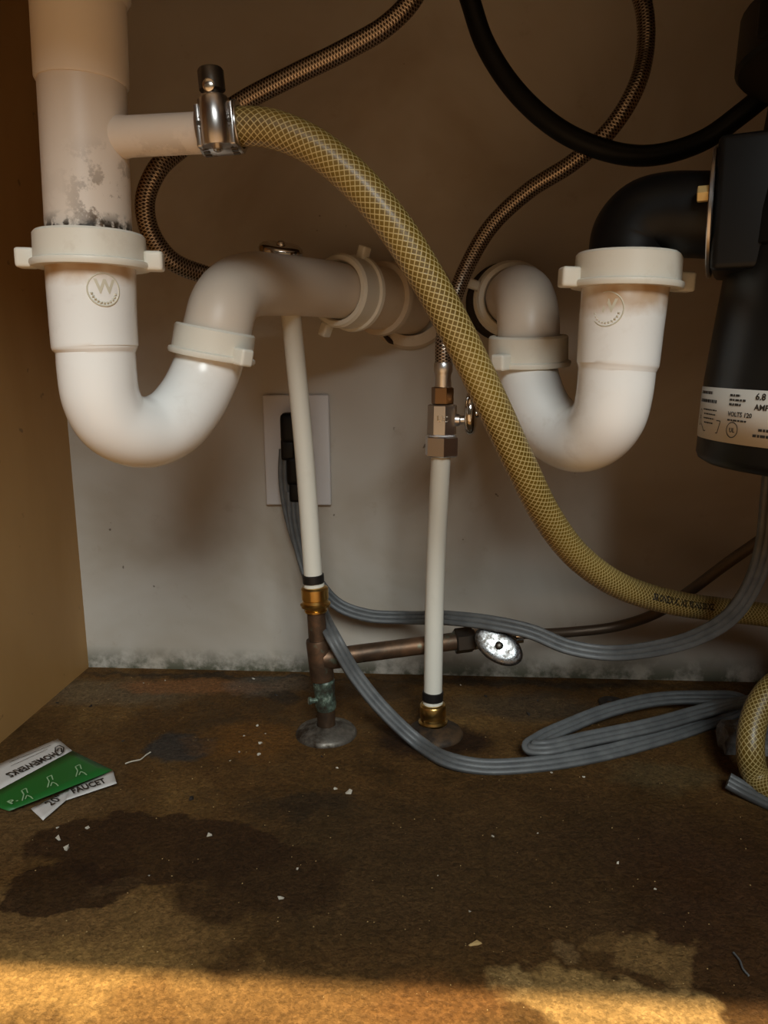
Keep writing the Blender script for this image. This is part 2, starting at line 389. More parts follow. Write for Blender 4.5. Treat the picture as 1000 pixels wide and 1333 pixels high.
def hexnut(name, O, A, r, h, m, parent, ch=.0012, phase=0.0, hint=Vector((0, -1, 0)), n=6):
    o = lathe(name, O, A, [(r-ch, 0), (r, ch*.7), (r, h-ch*.7), (r-ch, h)], m, parent, n, hint, phase, smooth=False); return o
def oval_handle(parent, O, A, L, a, b, th, m, fm='screw_steel', name='handle'):
    """Dished oval valve handle: O centre of its back, A outward, L long-axis direction."""
    A = A.normalized(); X = (L-A*L.dot(A)).normalized(); Y = A.cross(X); n = 36; vs_, fs = [], []
    rings = [(.0, 0), (.86, 0), (.97, th*.18), (1.0, th*.45), (.96, th*.72), (.86, th*.88), (.6, th*.97), (.3, th*1.0), (0.0, th*.98)]
    for (s, hh) in rings:
        for k in range(n):
            t = 2*math.pi*k/n; vs_.append(O + X*math.cos(t)*a*max(s, .02) + Y*math.sin(t)*b*max(s, .02) + A*hh)
    for i in range(len(rings)-1):
        for k in range(n): fs.append((i*n+k, i*n+(k+1) % n, (i+1)*n+(k+1) % n, (i+1)*n+k))
    fs.append(tuple(reversed(range(n)))); fs.append(tuple(range((len(rings)-1)*n, len(rings)*n)))
    h = sharp(from_py(name, vs_, fs, m, parent, True), 50)
    s = lathe('screw', O+A*th*.95, A, [(.0036, 0), (.0036, .0012), (.0028, .0024), (.0012, .0030)], fm, h, 20)
    return h
UPV = Vector((0, 0, 1))

# ---- left drain: tailpiece with dishwasher branch
dL = .455
tb, tm, tt = P(116, 300, dL), P(107, 107, dL), P(101, -30, dL)
axL = (tt-tb).normalized()
t = thing('drain_tailpiece', tb - axL*.012, 'tall white plastic drain tailpiece with a short hose branch, grimy at its foot', 'drain pipe')
rT = .0240
lathe('pipe', tb - axL*.012, axL, [(rT, 0), (rT, (tm-tb).length+.012)], 'pvc_tail', t, 56)
L2 = (tt-tm).length
lathe('sleeve', tm, axL, [(rT+.0006, -.0016), (rT+.0014, 0), (rT+.0014, L2+.03)], 'pvc_tail', t, 56)
topn = P(102, 4, dL)
lathe('collar', topn, axL, [(rT+.0014, 0), (rT+.004, .004), (rT+.0045, .03), (rT+.0015, .031)], 'pvc_tail', t, 48)
b0, b1 = P(128, 180, dL), P(284, 172, .44)
lathe('branch', b0, b1-b0, [(.0122, .010), (.0108, .02), (.0105, (b1-b0).length)], 'pvc_tail', t, 32)

# ---- the sink above, out of the photograph
t = thing('kitchen_sink', Vector((.1, -.28, .60)), 'steel double bowl kitchen sink hanging above both drains', 'sink')
def bowl(x0, x1):
    vs_ = []; fs = []
    y0, y1 = -.50, -.17
    def ring(ins, z, rad=.05):
        pts = []
        for (cx, cy, a0) in ((x1-ins-rad, y1-ins-rad, 0), (x0+ins+rad, y1-ins-rad, 90), (x0+ins+rad, y0+ins+rad, 180), (x1-ins-rad, y0+ins+rad, 270)):
            for k in range(6):
                a = math.radians(a0+k*18); pts.append(Vector((cx+rad*math.cos(a), cy+rad*math.sin(a), z)))
        return pts
    for ins, z in ((0, ZC-.001), (.004, .625), (.012, .608), (.03, .602)): vs_ += ring(ins, z)
    for i in range(3):
        for k in range(24): fs.append((i*24+k, i*24+(k+1) % 24, (i+1)*24+(k+1) % 24, (i+1)*24+k))
    fs.append(tuple(range(72, 96)))
    sharp(from_py('bowl', vs_, fs, 'stainless', t, True), 60)
bowl(XL+.02, .075); bowl(.095, XR-.03)
st0 = tt + axL*.028
lathe('strainer_cup', st0, UPV, [(.028, 0), (.03, .006), (.045, .012), (.05, .602-st0.z)] if st0.z < .58 else [(.03, 0), (.045, .02)], 'stainless', t, 40)

# ---- left P-trap
nL = tb - axL*.0235                                     # flange end of the top nut
pt = thing('p_trap', P(120, 340, dL), 'white plastic sink trap bend below the dishwasher branch, its arm running into the wall', 'drain trap')
R1 = .0228
sock = [P(118.5, 352, dL), P(121, 400, dL), P(124.5, 450, dL)]
axS = (sock[0]-sock[2]).normalized()
pts = [(P(118, 340, dL), .0254), (P(121, 400, dL), .0250), (P(124.3, 451, dL), .0247), (P(124.8, 455, dL), .0240), (P(125.2, 459, dL), R1), (P(127, 485, dL), R1), (P(132, 518, .457), R1), (P(146, 545, .463), R1), (P(170, 560, .473), R1), (P(199, 562, .487), R1), (P(226, 549, .500), R1), (P(248, 524, .513), R1), (P(264, 494, .523), R1), (P(274, 466, .527), R1), (P(276, 455, .527), R1)]
bend, _ = tube('trap_bend', pts, 'pvc_white', pt, n=44, sub=8)
nut(pt, P(119.5, 350, dL), axS, r=.0312, h=.0195, rin=.0246, wings=(102, 282), wing=(.0110, .012, .0112))
nb = P(275.5, 466, .527); nax = (P(281, 425, .527)-nb).normalized()
nut(pt, nb, nax, r=.0272, h=.0200, rin=.0230, wings=(55, 235), wing=(.011, .010, .0115))
pts = [(P(279, 445, .527), R1), (P(284, 425, .527), R1), (P(290, 402, .532), R1), (P(303, 382, .547), R1), (P(326, 371, .568), R1), (P(360, 371, .60), R1), (P(400, 374, .632), R1), (P(438, 378, .664), R1), (P(470, 383, .69), R1)]
tube('trap_arm', pts, 'pvc_arm', pt, n=44, sub=8)
a0, a1 = P(440, 378.5, .666), P(534, 396, .762); axA = (a1-a0).normalized()
nl = lathe('slip_nut', a0, axA, [(.0236, .001), (.0252, -.0015), (.0288, -.0015), (.0305, .001), (.0300, .008), (.0300, .019), (.0322, .0200), (.0326, .0235), (.0305, .0245), (.0236, .0245)], 'pvc_nut', pt, 48, closed=True)
A_, N_, B_ = basis(axA)
for (w, hh) in ((18, .021), (205, .002)):
    a = math.radians(w); d = UPV*math.cos(a) + A_.cross(UPV).normalized()*math.sin(a); d = (d-A_*d.dot(A_)).normalized()
    box('wing', a0 + d*.0345 + A_*hh, .012, .008, .010, 'pvc_nut', nl, d, A_.cross(d), A_, bev=.002, seg=3)
LA = (a1-a0).length
lathe('wall_adapter', a0, axA, [(.0262, .0225), (.0275, .027), (.0280, .060), (.0325, .0605), (.0335, .064), (.0325, .0685), (.0290, .070), (.0290, LA-.002)], 'pvc_aged', pt, 48)
fl = lathe('wall_ring', Vector((a1.x, 0, a1.z)) + Vector((0, -.0005, 0)), Vector((0, -1, 0)), [(.030, 0), (.041, 0), (.0425, .003), (.040, .007), (.033, .009), (.030, .009)], 'pvc_aged', pt, 48, UPV, closed=True)
sl = [P(478, 430, .725), P(490, 431, .73), P(500, 436, .74), P(508, 444, .752), P(518, 449, .757)]
tube('sealant_bead', [(sl[0], .0012), (sl[1], .0022), (sl[2], .0018), (sl[3], .0024), (sl[4], .0010)], 'rusted_plate', pt, n=8, sub=5)
# moulded emblem on the socket: ring, letter and dots
def emblem(parent, O, A, r, hint, ang, rad=.0095):
    A_, N, B = basis(A, hint)
    def fn(x, y, off=.0005):
        a = math.radians(ang)+x/r; return O + A_*y + (N*math.cos(a)+B*math.sin(a))*(r+off)
    vs_, fs = [], []; n = 40
    for k in range(n):
        a = 2*math.pi*k/n
        for (rr, off) in ((rad, -.0003), (rad-.0003, .0006), (rad-.0009, .0006), (rad-.0012, -.0003)): vs_.append(fn(rr*math.cos(a), rr*math.sin(a), off))
    for k in range(n):
        for j in range(3): fs.append((k*4+j, k*4+j+1, ((k+1) % n)*4+j+1, ((k+1) % n)*4+j))
    from_py('emblem_ring', vs_, fs, 'emblem', parent, True)
    text_map('emblem_letter', 'W', .0105, lambda x, y: fn(x-.0050, y-.0016), 'emblem', parent, .0003)
    for q in range(11):
        a = math.radians(195+q*15); x, y = math.cos(a)*rad*.72, math.sin(a)*rad*.72-.0005
        from_py('emblem_dot', [fn(x-.0007, y-.0007, .0002), fn(x+.0007, y-.0007, .0002), fn(x+.0007, y+.0007, .0002), fn(x-.0007, y+.0007, .0002), fn(x, y, .0012)], [(0, 1, 4), (1, 2, 4), (2, 3, 4), (3, 0, 4)], 'emblem', parent)
emblem(bend, P(119, 381, dL), axS, .0252, Vector((0, -1, 0)), 40)

# ---- right P-trap
dR = .50
pr = thing('p_trap', P(815, 380, dR), 'white plastic sink trap bend hanging under the black disposal elbow', 'drain trap')
axR = (P(817, 330, dR)-P(804, 480, dR)).normalized()
pts = [(P(815, 365, dR), .0262), (P(809, 420, dR), .0256), (P(804, 474, dR), .0250), (P(803.5, 478, dR), .0242), (P(803, 482, dR), .0236), (P(800, 510, dR), .0234), (P(793, 540, .503), .0232), (P(777, 562, .513), R1), (P(752, 571, .528), R1), (P(726, 562, .545), R1), (P(704, 538, .562), R1), (P(692, 510, .577), R1), (P(686, 484, .588), R1), (P(686.5, 468, .589), R1)]
bend2, _ = tube('trap_bend', pts, 'pvc_white', pr, n=44, sub=8)
nut(pr, P(815, 376, dR), axR, r=.0315, h=.0205, rin=.0258, wings=(100, 280), wing=(.0115, .0115, .0120))
emblem(bend2, P(812.5, 406, dR), axR, .0258, Vector((0, -1, 0)), -35, .0105)
nb = P(687, 476, .589); nax = (P(688, 436, .587)-nb).normalized()
nut(pr, nb, nax, r=.0290, h=.0220, rin=.0231, wings=(-40, 140), wing=(.011, .011, .0115))
pts = [(P(687.5, 455, .588), R1), (P(688, 438, .588), R1), (P(687, 410, .592), R1), (P(683, 391, .608), R1), (P(675, 384, .645), R1), (P(666, 388, .69), R1), (P(661, 391, .73), R1)]
tube('trap_arm', pts, 'pvc_arm', pr, n=44, sub=8)
a0, a1 = P(668, 388, .68), P(656, 394, .762); axA = (a1-a0).normalized()
nl = lathe('slip_nut', a0, axA, [(.0236, .001), (.0252, -.0015), (.0290, -.0015), (.0308, .001), (.0300, .006), (.0300, .016), (.0322, .0170), (.0326, .0205), (.0305, .0215), (.0236, .0215)], 'pvc_nut', pr, 48, closed=True)
A_ = axA
for w in (70, 250):
    a = math.radians(w); d = UPV*math.cos(a) - A_.cross(UPV).normalized()*-math.sin(a)*-1; d = (d-A_*d.dot(A_)).normalized()
    box('wing', a0 + d*.035 + A_*.008, .011, .008, .010, 'pvc_nut', nl, d, A_.cross(d), A_, bev=.002, seg=3)
lathe('wall_adapter', a0, axA, [(.0262, .0205), (.0290, .024), (.0290, (a1-a0).length-.002)], 'pvc_aged', pr, 48)
lathe('wall_ring', Vector((a1.x, -.0005, a1.z)), Vector((0, -1, 0)), [(.028, 0), (.035, 0), (.0362, .003), (.034, .006), (.028, .007)], 'dark_bit', pr, 48, UPV, closed=True)  # dark ring stands in for the shaded gap behind the nut

# ---- yellow braided drain hose
hp = [P(272, 171, .44), P(300, 166, .44), P(345, 166, .44), P(402, 187, .44), P(458, 230, .44), P(510, 290, .44), P(555, 360, .443), P(600, 442, .45), P(640, 524, .462), P(678, 605, .48), P(712, 672, .505), P(752, 724, .535), P(808, 763, .57), P(880, 785, .605), P(950, 795, .635), P(1010, 803, .65), P(1075, 822, .645), P(1095, 855, .62), P(1050, 878, .595), P(1008, 893, .578), P(984, 930, .565), P(977, 975, .552)]
gp = G(992, 1022, .0102); hp += [gp + Vector((-.002, .006, .004)), gp + Vector((.03, -.035, .0)), gp + Vector((.09, -.07, 0)), gp + Vector((.16, -.06, 0))]
hose = thing('drain_hose', gp, 'yellow braided vinyl hose curving from the clamp down to the floor', 'hose')
RH = .0100
_, hfr = tube('hose_wall', hp, 'vinyl_hose', hose, r=RH, n=28, sub=12)
def on_hose(p_start, ang0, rot=1):
    k0 = min(range(len(hfr)), key=lambda i: (hfr[i][0]-p_start).length)
    L0 = hfr[k0][4]
    def fn(x, y):
        L = L0 + x; k = k0
        while k < len(hfr)-2 and hfr[k+1][4] < L: k += 1
        f = (L-hfr[k][4])/(hfr[k+1][4]-hfr[k][4]); p = hfr[k][0].lerp(hfr[k+1][0], f); T = hfr[k][1].lerp(hfr[k+1][1], f).normalized()
        vw = (CAM-p).normalized(); N = (vw-T*vw.dot(T)).normalized(); B = N.cross(T)
        a = ang0 + y/RH; return p + (N*math.cos(a)+B*math.sin(a))*(RH+.0002)
    return fn
fnh = on_hose(P(838, 772, .585), 0)
text_map('hose_lettering', 'BRIONEIX XII NSI 9SI-NS 20 XZ', .0072, lambda x, y: fnh(x*.74, y-.0012), 'ink', hose, .0003)

# ---- hose clamp
cc = P(288, 168, .44); cax = (P(315, 166, .44)-P(262, 171, .44)).normalized()
hc = thing('hose_clamp', cc, 'steel worm drive clamp joining the yellow hose to the white branch', 'clamp')
band = lathe('band', cc-cax*.0110, cax, [(.0106, 0), (.0130, 0), (.0133, .0008), (.0133, .0212), (.0130, .022), (.0106, .022)], 'clamp_steel', hc, 40, closed=True)
A_, N_, B_ = basis(cax)
for q in range(13):
    a = math.radians(-84+q*14); d = N_*math.cos(a)+B_*math.sin(a)
    for sgn in (1, -1): box('band_slot', cc+d*.0133+cax*(.0078*sgn), .0008, .0020, .0034, 'steel_dark', band, d, cax.cross(d), cax)
hz = UPV - cax*UPV.dot(cax); hz.normalize(); fy = cax.cross(hz)
if fy.y > 0: fy = -fy
bo = cc + fy*.0105
hs = lathe('screw_housing', bo-hz*.0115, hz, [(.0076, 0), (.0082, .0008), (.0082, .0228), (.0070, .0245)], 'clamp_steel', hc, 28)
for sgn in (1, -1): box('housing_saddle', bo + cax*.0090*sgn - fy*.002 - hz*.001, .0030, .010, .0215, 'clamp_steel', hs, cax, fy, hz, bev=.0009)
sc = lathe('screw', bo+hz*.0125, hz, [(.0050, 0), (.0050, .0030), (.0068, .0034), (.0068, .0130), (.0060, .0140)], 'steel_dark', hc, 14)
lathe('screw_glint', bo+hz*.0165+fy*.0058, fy, [(.0030, 0), (.0032, .0012), (.0024, .0018)], 'screw_steel', sc, 16)  # bright disc added as the glint on the dark screw head
lathe('bolt_end', bo - hz*.0115, -hz, [(.0026, 0), (.0026, .0018), (.0016, .0026)], 'screw_steel', hc, 16)

# ---- supply risers
def escutcheon(px, py, r, m, label):
    g = G(px, py); return tag(lathe('escutcheon', g, UPV, [(.0085, .0), (r, 0), (r, .0016), (r*.93, .0042), (r*.6, .0072), (r*.40, .0088), (.0085, .0092)], m, None, 48, closed=True), label, 'pipe collar')
gL = G(425, 955); gR = G(564, 952)
escutcheon(425, 955, .0270, 'rusty_chrome', 'tarnished chrome floor collar round the foot of the copper pipe')
escutcheon(566, 956, .0250, 'rusted_plate', 'rust-brown floor collar under the brass end of the white pipe')
dl = gL.y+W; dr = gR.y+W
print('riser depth', dl, dr)
cp = thing('copper_riser', gL, 'tarnished copper riser with a tee and brass end on the cabinet floor', 'pipe')
c0, c1, c2, c3, c4 = gL, P(424.5, 925, dl), P(419, 880, dl), P(414, 832, dl), P(411, 790, dl)
tube('riser_pipe', [(c0, .0080), (c1, .0080), (c2, .0080), (c3, .0080), (c4, .0080)], 'copper', cp, n=24, sub=4)
ax = (c2-c1).normalized()
q0, q1 = P(425, 922, dl), P(421.5, 886, dl)
tube('coupling', [(q0-ax*.001, .0078), (q0, .0086), (q0+ax*.004, .0093), (q0+ax*.012, .0088), (q1, .0098), (q1+ax*.001, .0085)], 'patina', cp, n=28, sub=3, smooth_path=False)
lathe('bleed_screw', P(410, 912, dl-.006), Vector((-1, -.4, .1)), [(.0022, -.004), (.0022, .003), (.0034, .0032), (.0034, .0055)], 'patina', cp, 10)
te0, te1 = P(420, 884, dl), P(413.5, 832, dl)
tee = tube('tee_body', [(te0, .0100), (te0.lerp(te1, .06), .0104), (te0.lerp(te1, .94), .0104), (te1, .0098)], 'copper', cp, n=28, smooth_path=False)[0]
br0 = P(420, 857, dl); br1 = P(606, 833, dl+.035)
bax = (br1-br0).normalized()
tube('tee_outlet', [(br0, .0104), (br0+bax*.018, .0104), (br0+bax*.020, .0092)], 'copper', cp, n=28, smooth_path=False)
tube('branch_pipe', [(br0+bax*.01, .0080), (br1, .0080)], 'copper', cp, n=24, smooth_path=False)
lathe('solder_tag', P(430, 833, dl-.006), Vector((.8, -.5, .5)), [(.0028, -.002), (.0030, .003), (.0018, .004)], 'chrome', cp, 8)
def brass_end(parent, b, t_):
    a = (t_-b).normalized(); h = (t_-b).length
    return lathe('brass_adapter', b, a, [(.0085, 0), (.0098, .001), (.0098, h*.10), (.0085, h*.12), (.0090, h*.2), (.0125, h*.24), (.0130, h*.34), (.0112, h*.40), (.0108, h*.5), (.0116, h*.54), (.0116, h*.92), (.0106, h*.97), (.0086, h)], 'brass', parent, 40)
brass_end(cp, P(411.5, 797, dl), P(409.5, 763, dl))
pxl = thing('pex_pipe', P(409, 763, dl), 'leaning white plastic water pipe in front of the electrical outlet', 'pipe')
e0, e1 = P(409, 766, dl), P(377, 392, dl-.004)
tube('pipe', [(e0, .0079), (e0.lerp(e1, .5) + Vector((.0015, 0, 0)), .0079), (e1, .0079)], 'pex_white', pxl, n=28)
axp = (e1-e0).normalized()
lathe('crimp_ring', P(408.4, 758.5, dl), axp, [(.0078, 0), (.0092, .0004), (.0092, .0072), (.0078, .0076)], 'crimp_black', pxl, 32, closed=True)
lathe('pipe_end', P(409, 763.5, dl), axp, [(.0079, 0), (.0089, .0005), (.0089, .0025), (.0079, .003)], 'pex_white', pxl, 32, closed=True)
# right riser
be = thing('brass_stub', gR, 'stubby brass pipe end rising from the rusted floor collar', 'pipe')
f0, f1 = gR, P(563.5, 914, dr)
tube('stub_pipe', [(f0, .0078), (P(564, 935, dr), .0078)], 'copper', be, n=24, smooth_path=False)
brass_end(be, P(564, 950, dr), P(563.5, 915, dr))
pxr = thing('pex_pipe', f1, 'upright white plastic water pipe below the bright nickel valve', 'pipe')
g0, g1 = P(563.4, 917, dr), P(574.5, 585, dr)
tube('pipe', [(g0, .0081), (P(566.5, 760, dr), .0081), (g1, .0081)], 'pex_white', pxr, n=28)
axp = (g1-g0).normalized()
lathe('crimp_ring', P(563.3, 911, dr), axp, [(.0079, 0), (.0093, .0004), (.0093, .0080), (.0079, .0084)], 'crimp_black', pxr, 32, closed=True)
lathe('pipe_end', P(563.4, 916, dr), axp, [(.0080, 0), (.0088, .0005), (.0088, .0022), (.0080, .0026)], 'pex_white', pxr, 32, closed=True)

# ---- right straight stop valve
v0 = P(574.5, 594, dr)
sv = thing('stop_valve', v0, 'bright nickel straight stop valve on top of the upright white pipe', 'valve')
va = (P(576.5, 500, dr)-v0).normalized()
pxm = dr/1000*1.03                                     # metres per pixel here
S = lambda y0: v0 + va*((594-y0)*pxm)
hexnut('compression_nut', S(594), va, .0143, 26*pxm, 'nickel', sv, .0016, math.radians(8))
lathe('sealing_ring', S(570), va, [(.0100, 0), (.0110, .0006), (.0110, .0018), (.0100, .0024)], 'white_plastic', sv, 32)
body = hexnut('valve_body', S(567), va, .0122, 38*pxm, 'nickel', sv, .0012, math.radians(12), n=8)
A_, N_, B_ = basis(va)
def fnv(x, y):
    a = x/.0116 + math.radians(2); return S(549) + va*y + (N_*math.cos(a)+B_*math.sin(a))*.0121
text_map('cast_mark', 'UC', .0065, lambda x, y: fnv(x-.0045, y), 'screw_steel', body, .0002)
sx = B_ if B_.x > 0 else -B_
lathe('stem', S(548)+sx*.008, sx, [(.0050, 0), (.0050, .006), (.0036, .007), (.0036, .014)], 'nickel', sv, 24)
oval_handle(sv, S(545)+sx*.0195+va*.0035, sx + Vector((0, -.12, 0)), va, .0178, .0130, .0085, 'chrome')

# ---- braided supply hoses
def braided(name, pts, label, r=.0068):
    t = thing(name, pts[0], label, 'hose'); return t, tube('hose', pts, 'braid_steel', t, r=r, n=24, sub=12)[1]
hp2 = [S(484), S(455), P(578.5, 435, dr+.004), P(588, 400, dr+.012), P(606, 352, dr+.02), P(638, 296, dr+.02), P(690, 247, dr+.012), P(745, 212, dr), P(793, 170, dr-.01), P(826, 118, dr-.01), P(840, 66, dr), P(840, 20, dr+.005), P(826, -30, dr+.01), P(800, -85, dr+.01)]
bh, _ = braided('supply_hose', hp2, 'braided steel hose rising from the bright nickel valve', .0066)
lathe('ferrule', S(508), va, [(.0066, 0), (.0070, .001), (.0066, .009), (.0072, .0115), (.0078, .013), (.0078, .0185), (.0072, .020)], 'nickel', bh, 32)
hexnut('coupling_nut', S(528.5), va, .0092, 21*pxm, 'bronze_nut', bh, .001, math.radians(20))
# left angle stop (mostly behind the trap arm)
lv = thing('stop_valve', P(377, 400, dl-.004), 'angle stop valve peeking over the trap arm with an oval chrome handle', 'valve')
axp = (e1-e0).normalized(); w0 = P(377.5, 398, dl-.004)
hexnut('compression_nut', w0, axp, .0138, .016, 'nickel', lv, .0014)
lathe('valve_body', w0+axp*.016, axp, [(.0100, 0), (.0108, .001), (.0108, .020), (.0085, .0215)], 'nickel', lv, 24)
sxl = Vector((-1, .05, .0)).normalized()
lathe('outlet', w0+axp*.026+sxl*.006, sxl, [(.0072, 0), (.0072, .012)], 'nickel', lv, 24)
lathe('stem', w0+axp*.036, axp, [(.0040, 0), (.0040, .008)], 'nickel', lv, 20)
hd = P(365, 325, dl-.004)
oval_handle(lv, hd - UPV*.004, Vector((.18, -.42, 1)), Vector((1, 0, .04)), .0175, .0125, .0085, 'chrome')
o0 = w0+axp*.026+sxl*.018
hp3 = [o0+sxl*.022, P(318, 370, dl-.005), P(268, 358, dl-.015), P(222, 338, dl-.03), P(195, 300, dl-.04), P(189, 262, dl-.045), P(204, 222, dl-.045), P(246, 184, dl-.03), P(310, 136, dl-.02), P(384, 97, dl-.02), P(455, 62, dl-.02), P(505, 32, dl-.02), P(536, 0, dl-.02), P(562, -60, dl-.02)]
bh2, _ = braided('supply_hose', hp3, 'braided steel hose looping behind the yellow hose clamp', .0072)
hexnut('coupling_nut', o0-sxl*.002, sxl, .0092, .012, 'nickel', bh2, .001)
lathe('ferrule', o0+sxl*.010, sxl, [(.0074, 0), (.0078, .002), (.0078, .014), (.0072, .0145)], 'nickel', bh2, 24)

# ---- low stop valve on the copper branch
lw = thing('stop_valve', br1, 'low stop valve with a worn oval chrome handle on the copper branch', 'valve')
hexnut('compression_nut', br1-bax*.010, bax, .0118, .0165, 'steel_dark', lw, .0012, math.radians(25))
vb = br1 + bax*.0065
lathe('valve_body', vb, bax, [(.0085, 0), (.0098, .001), (.0098, .026), (.0075, .028)], 'nickel', lw, 24)
hq = P(649, 841, dl+.012)
fdir = Vector((.06, -1, .48)).normalized()
lathe('stem', P(645, 838, dl+.040), (hq-P(645, 838, dl+.040)), [(.0052, 0), (.0052, .024)], 'nickel', lw, 20)
oval_handle(lw, hq + fdir*-.002, fdir, Vector((.82, 0, -.57)), .0228, .0142, .0062, 'worn_chrome', 'steel_dark')
lathe('outlet', P(655, 828, dl+.030), Vector((1, 0, .15)), [(.0065, 0), (.0065, .010), (.0080, .011), (.0080, .017), (.0050, .018)], 'chrome', lw, 20)
bz = [P(668, 825, dl+.030), P(700, 825, dl+.036), P(752, 822, dl+.045), P(805, 815, dl+.045), P(855, 798, dl+.03), P(900, 768, dl+.01), P(950, 731, dl-.01), P(1004, 694, dl-.03), P(1075, 645, dl-.05), P(1130, 560, dl-.05)]
bt = thing('water_tube', bz[0], 'thin bronze water tube leading from the low valve past the yellow hose', 'tube')
tube('tube', bz, 'bronze_tube', bt, r=.0046, n=18, sub=12)

# ---- outlet and cords
op = P(388, 586, W)
ot = thing('wall_outlet', op, 'white electrical outlet plate on the rear wall behind the leaning pipe', 'outlet')
pw, ph = .0665, .1105
box('wall_plate', Vector((op.x, -.003, op.z)), pw, .006, ph, 'white_plastic', ot, bev=.0018)
for s in (1, -1):
    z = op.z + s*.0205
    pl = []
    for k in range(28):
        a = 2*math.pi*k/28; x = max(-.0165, min(.0165, .0175*math.cos(a)*1.05)); zz = max(-.0135, min(.0135, .0175*math.sin(a))); pl.append((x, zz))
    vs_ = [Vector((op.x+x, -.0055, z+q)) for x, q in pl] + [Vector((op.x+x, -.0075, z+q)) for x, q in pl]
    n = 28; fs = [(k, (k+1) % n, n+(k+1) % n, n+k) for k in range(n)] + [tuple(range(n, 2*n))]
    rc = from_py('receptacle', vs_, fs, 'white_plastic', ot)
    for dx in (-.006, .006): box('slot', Vector((op.x+dx, -.0076, z+.002)), .0018, .0008, .008, 'ink', rc)
lathe('plate_screw', Vector((op.x, -.006, op.z)), Vector((0, -1, 0)), [(.003, 0), (.003, .0008), (.002, .0014)], 'white_plastic', ot, 16, UPV)
# flat three-core cable section: three lobes with grooves between
def cable_sec(w=.0128, h=.0056):
    s = []; nl = 3; lw_ = w/nl; k_ = 7
    for side in (1, -1):
        for q in range(nl):
            i = q if side == 1 else nl-1-q
            cx = -w/2 + lw_*(i+.5)
            for j in range(k_):
                a = math.pi*(j+.5)/k_; x = cx - side*math.cos(a)*lw_/2; s.append((x, side*(h*.30 + math.sin(a)*h*.22)))
    return list(reversed(s))
SEC = cable_sec()
def cable(name, pts, label, hint=Vector((0, -1, .5)), fixed=True, sec=SEC):
    t = thing(name, pts[0], label, 'cord'); tube('cable', pts, 'grey_cord', t, sec=sec, sub=12, hint=hint.normalized(), fixed=fixed); return t
def plug(t, p, lean):
    b = box('plug', p, .022, .020, .030, 'black_plastic', t, bev=.006, seg=3)
    box('strain_relief', p + Vector((lean*.2-.002, -.003, -.020)), .014, .011, .022, 'black_plastic', b, bev=.003)
yp = W-.021
ca = [P(372, 585, yp-.003), P(371, 620, yp-.003), P(377, 665, yp-.003), P(392, 715, yp-.006), P(413, 757, yp-.008), P(440, 787, yp-.008), P(478, 801, yp-.010), P(530, 804, yp-.012), P(590, 805, dl+.030), P(640, 811, dl+.012), P(690, 822, dl+.006), P(740, 842, dl+.004), P(790, 850, dl), P(850, 845, dl-.02), P(905, 830, dl-.04), P(950, 803, dl-.06), P(980, 760, dl-.075), P(996, 710, dl-.085), P(1003, 650, dl-.09), P(1010, 580, dl-.09)]
t = cable('power_cord', ca, 'grey flat cord drooping from the upper outlet socket past the low valve')
plug(t, P(381, 557, yp), -.01)
cb = [P(381, 640, yp-.004), P(384, 680, yp-.006), P(397, 735, yp-.010), P(415, 785, yp-.03), P(436, 834, dl-.012), P(462, 878, dl-.012), P(500, 925, dl-.016), P(545, 967, dl-.022)]
zf = .0045
cb += [G(585, 990, zf+.002), G(625, 998, zf), G(690, 996, zf), G(770, 984, zf), G(850, 964, zf), G(910, 945, zf), G(950, 929, .006), G(972, 916, .010), G(960, 910, .014), G(920, 908, .015), G(860, 910, .014), G(795, 924, .012), G(740, 945, .011), G(702, 963, .0115), G(690, 973, .0125), G(705, 974, .0135), G(765, 962, .014), G(850, 944, .015), G(930, 922, .019), P(1000, 906, .615), P(1060, 880, .60), P(1110, 830, .59)]
t = cable('power_cord', cb, 'grey flat cord folded in a loop on the floor from the lower socket', hint=Vector((0, -.75, 1)))
plug(t, P(389, 612, yp), 0)
cg = [G(948, 1016, zf+.006), G(962, 1024, zf+.003), G(1000, 1043, zf), G(1060, 1070, zf), G(1110, 1060, zf)]
cable('spare_cord', cg, 'short end of grey flat cord on the floor against the yellow hose', hint=Vector((0, -.5, 1)))

# ---- black hose
kb = [P(590, -70, .585), P(612, 0, .58), P(632, 58, .575), P(680, 128, .57), P(748, 180, .565), P(838, 203, .56), P(915, 183, .555), P(968, 146, .545), P(1000, 120, .54), P(1050, 80, .53)]
kh = thing('black_hose', kb[1], 'black rubber hose looping down across the wall to the disposal unit', 'hose')
tube('hose', kb, 'black_rubber', kh, r=.0068, n=22, sub=12)

# ---- waste disposal unit
dG = .47
ga = P(1092, 330, dG)                                   # on the axis
tiltA = Vector((.045, 0.0, 1)).normalized()
def zpx(py):
    return P(1092, py, dG)
gd = thing('waste_disposal', zpx(640), 'tall black cylindrical waste disposal unit with a white rating label', 'waste disposal')
bot = zpx(612); topb = zpx(335); axG = tiltA; hB = (topb-bot).length
rb = .0795; rt_ = .0745
lathe('motor_shell', bot, axG, [(.02, 0), (rb-.006, 0), (rb-.0015, .0025), (rb, .006), (rb, .05), (rt_, hB), (rt_-.004, hB+.004)], 'disposal_black', gd, 72)
top2 = bot + axG*(hB)
hu = zpx(200).z - topb.z
lathe('grind_housing', top2, axG, [(rt_-.002, 0), (rt_+.001, .002), (rt_+.001, hu*.35), (rt_-.001, hu*.8), (rt_-.006, hu), (.064, hu+.004), (.062, hu+.03), (.056, hu+.045)], 'disposal_black', gd, 64)
nk = top2 + axG*(hu+.04)
zt = .60
lathe('mount_neck', nk, axG, [(.054, 0), (.050, .01), (.050, max(.03, zt-nk.z-.04))], 'black_plastic', gd, 48)
mz = P(1092, 85, dG).z - nk.z
